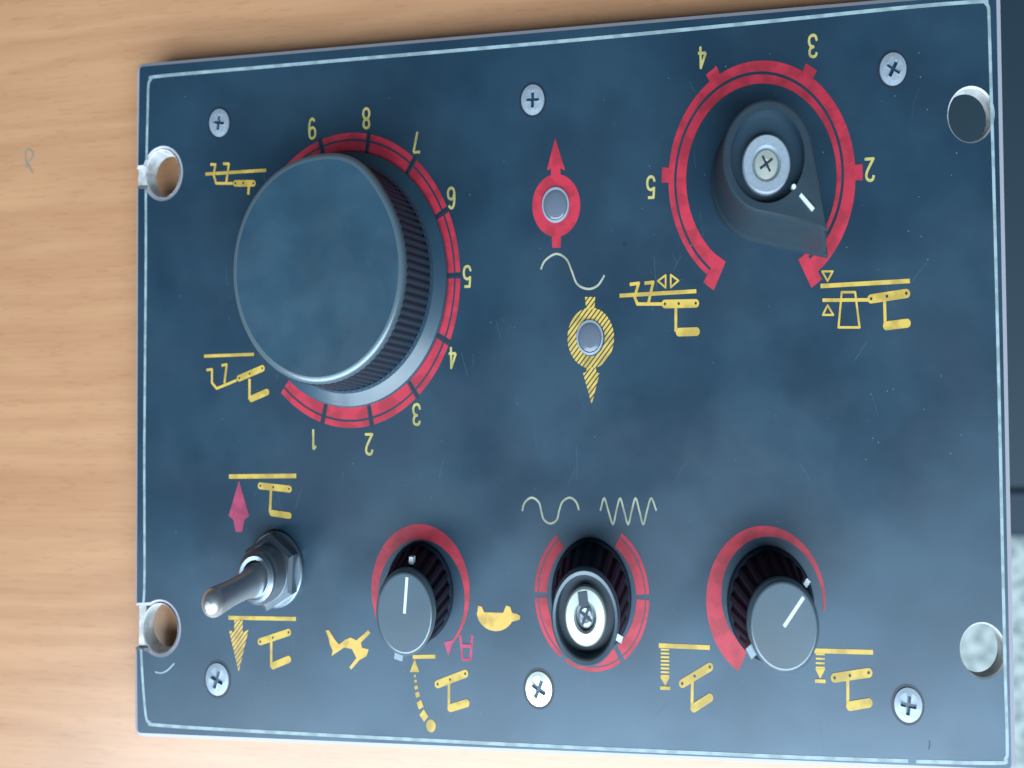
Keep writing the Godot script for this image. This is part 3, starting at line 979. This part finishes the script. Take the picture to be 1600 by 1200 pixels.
func build_open_knob() -> void:
	var k := group("open_knob", panel, "small knob without its cap, pale metal collet showing")
	var h := 13.1
	var c := Vector2(9.14, 36.76)
	var lean := (Vector2(9.01, 37.41) - c) / h
	var rb := 10.05
	var rt := 7.74
	plain_lathe("flange", c, lean, [Vector3(rb, 0.05, 0), Vector3(rb, 0.8, 0), Vector3(rb - 0.3, 1.1, 0), Vector3(rb * 0.9, 1.3, 0)], "black_plastic", k, 64)
	var st := start()
	lathe(st, c, lean, [Vector3(rb * 0.95, 1.0, 0.5), Vector3(rt * 1.04, h - 1.6, 0.45), Vector3(rt * 1.03, h - 1.4, 0.0)], 264, 22, 0.42)
	put("fluted_side", st, "black_plastic", k)
	st = start()
	lathe(st, c, lean, [Vector3(rt * 1.03, h - 1.5, 0), Vector3(rt * 1.02, h - 0.4, 0), Vector3(rt * 0.97, h, 0), Vector3(rt * 0.89, h - 0.1, 0), Vector3(rt * 0.86, h - 0.6, 0)], 72)
	put("knob_rim", st, "navy_plastic", k)
	st = start()
	lathe(st, c, lean, [Vector3(rt * 0.87, h - 0.5, 0), Vector3(rt * 0.84, h - 2.6, 0), Vector3(0, h - 2.6, 0)], 72)
	put("knob_well", st, "well", k)
	var t := c
	st = start()
	var r := 4.79
	lathe(st, t, lean, [Vector3(r, h - 2.55, 0), Vector3(r, h - 0.9, 0), Vector3(r * 0.93, h - 0.55, 0), Vector3(r * 0.56, h - 0.45, 0), Vector3(r * 0.50, h - 0.8, 0), Vector3(r * 0.46, h - 2.4, 0)], 64)
	put("collet", st, "brass_pale", k)
	st = start()
	lathe(st, t, lean, [Vector3(r * 0.46, h - 1.5, 0), Vector3(r * 0.26, h - 1.2, 0), Vector3(0, h - 1.3, 0)], 32)
	put("collet_screw", st, "nickel", k)
	st = start()
	var tt := t + lean * (h - 1.1)
	stroke_at(st, [round_points(tt, r * 0.34, 30.0), round_points(tt, r * 0.34, 210.0)], 0.55, h - 1.12, h - 1.4)
	stroke_at(st, [round_points(tt, r * 0.34, 120.0), round_points(tt, r * 0.34, 300.0)], 0.55, h - 1.10, h - 1.4)
	put("collet_slot", st, "recess", k)
	st = start()
	var patch_mid := t + lean * (h - 0.45)
	stroke_at(st, [round_points(patch_mid, r * 0.40, -98.0), round_points(patch_mid, r * 0.86, -98.0)], 2.0, h - 0.42, h - 1.2)
	put("collet_dark_reflection", st, "well", k)  # dark block laid on the collet, stands in for a dark reflection
	st = start()
	var top := c + lean * h
	stroke_at(st, [round_points(top, rt * 0.99, 22.0), round_points(top, rt * 1.17, 22.0)], 1.1, h - 0.3, h - 1.4)
	put("pointer_mark", st, "white_mark", k)


func build_pointer_knob() -> void:
	var k := group("pointer_knob", panel, "knob with a pointed nose and a metal screw in its open top")
	var h := 12.0
	var c := Vector2(39.41, -34.92)
	var t := Vector2(39.00, -35.60)
	var lean := (t - c) / h
	var r := 9.27
	var tip: Vector2 = Vector2(48.18, -23.66)
	var d := Vector2((tip.x - t.x) / SQUEEZE, tip.y - t.y)
	var n := 120
	var aim := d.angle()
	var far := d.length() / r
	var hull := func(a: float, k2: float) -> float:
		var alpha := acos(1.0 / (far * k2))
		var off := absf(angle_difference(a, aim))
		return 1.0 if off >= alpha else 1.0 / cos(alpha - off)
	var rings := []
	for v in [[1.17, 0.05, 1.0], [1.17, 0.9, 1.0], [1.12, 1.8, 1.0], [1.0, h - 0.7, 1.0], [0.965, h - 0.1, 0.99], [0.93, h, 0.98]]:
		var ring := []
		for i in n:
			var a := TAU * i / n
			var rr: float = r * v[0] * hull.call(a, v[2])
			var y: float = v[1]
			# the nose slopes down towards its tip
			if y > 3.0:
				y -= 1.1 * clampf((hull.call(a, 1.0) - 1.0) / (far - 1.0), 0.0, 1.0)
			ring.append(up(c + lean * v[1] + Vector2(cos(a) * SQUEEZE, sin(a)) * rr, y))
		rings.append(ring)
	var st := start()
	for q in rings.size() - 1:
		for i in n:
			var j := (i + 1) % n
			quad(st, rings[q + 1][j], rings[q + 1][i], rings[q][i], rings[q][j], q)
	# top, from the outline in to the well
	var well := []
	for i in n:
		var a := TAU * i / n
		well.append(up(t + Vector2(cos(a) * SQUEEZE, sin(a)) * r * 0.80, h - 0.05))
	for i in n:
		var j := (i + 1) % n
		quad(st, well[j], well[i], rings[-1][i], rings[-1][j], 20)
	put("knob_body", st, "dull_plastic", k)
	st = start()
	lathe(st, c, lean, [Vector3(r * 0.805, h - 0.02, 0), Vector3(r * 0.78, h - 2.2, 0), Vector3(0, h - 2.2, 0)], 72)
	put("knob_well", st, "well", k)
	st = start()
	var rm := r * 0.52
	var m := c + Vector2(-0.1, 0.9)
	lathe(st, m, lean, [Vector3(rm, h - 2.2, 0), Vector3(rm, h - 1.0, 0), Vector3(rm * 0.94, h - 0.7, 0), Vector3(rm * 0.62, h - 0.75, 0), Vector3(rm * 0.56, h - 1.1, 0), Vector3(rm * 0.5, h - 1.9, 0)], 64)
	put("collet", st, "screw_steel", k)
	st = start()
	lathe(st, m, lean, [Vector3(rm * 0.54, h - 1.6, 0), Vector3(rm * 0.46, h - 1.0, 0), Vector3(rm * 0.15, h - 0.85, 0), Vector3(0, h - 1.0, 0)], 32)
	put("collet_screw", st, "brass_pale", k)
	st = start()
	var tt := m + lean * (h - 0.9)
	stroke_at(st, [round_points(tt, rm * 0.3, 60.0), round_points(tt, rm * 0.3, 240.0)], 0.4, h - 0.83, h - 1.1)
	stroke_at(st, [round_points(tt, rm * 0.3, 150.0), round_points(tt, rm * 0.3, 330.0)], 0.4, h - 0.81, h - 1.1)
	put("collet_slot", st, "recess", k)
	st = start()
	stroke_at(st, [t + Vector2(d.x * SQUEEZE, d.y) * 0.53, t + Vector2(d.x * SQUEEZE, d.y) * 0.74], 0.65, h - 0.15, h - 1.2)
	slab(st, ellipse(t + Vector2(d.x * SQUEEZE, d.y) * 0.425, 0.42, 16), h + 0.02, h - 1.0)
	put("pointer_line", st, "white_mark", k)


func build_toggle() -> void:
	var k := group("toggle_switch", panel, "metal toggle switch with its lever standing up")
	var c := Vector2(-49.71, 33.04)
	plain_lathe("washer", c, Vector2.ZERO, [Vector3(7.2, 0.03, 0), Vector3(7.2, 0.6, 0), Vector3(6.9, 0.8, 0), Vector3(4, 0.8, 0)], "nickel", k, 48)
	var st := start()
	var low := PackedVector2Array()
	var mid := PackedVector2Array()
	var high := PackedVector2Array()
	for i in 6:
		low.append(round_points(c, 7.1, 60.0 * i + 34.0))
		mid.append(round_points(c, 7.1, 60.0 * i + 34.0))
		high.append(round_points(c, 6.2, 60.0 * i + 34.0))
	wall(st, mid, 3.1, 0.8, low)
	wall(st, high, 3.7, 3.1, mid)
	sheet(st, high, 3.7)
	put("hex_nut", st, "nickel", k)
	st = start()
	var prof := [Vector3(5.0, 3.6, 0)]
	for i in 5:
		prof.append(Vector3(5.1, 4.0 + i * 0.8, 0))
		prof.append(Vector3(4.7, 4.4 + i * 0.8, 0))
	prof.append_array([Vector3(4.5, 8.2, 0), Vector3(3.9, 8.6, 0), Vector3(3.2, 8.5, 0), Vector3(2.6, 7.0, 0), Vector3(0, 7.0, 0)])
	lathe(st, c, Vector2.ZERO, prof, 48)
	put("threaded_bush", st, "nickel", k)
	st = start()
	var lean := (Vector2(-50.48, 34.47) - c) / 23.0
	prof = [Vector3(3.4, 6.5, 0), Vector3(3.0, 8.5, 0), Vector3(2.4, 11.0, 0), Vector3(2.25, 16.0, 0), Vector3(2.5, 21.0, 0)]
	for i in 6:
		var a := (i + 1) / 6.0 * PI * 0.5
		prof.append(Vector3(2.5 * cos(a) if i < 5 else 0.0, 21.0 + 2.2 * sin(a), 0))
	lathe_smooth(st, c, lean, prof, 40)
	put("lever", st, "chrome", k)
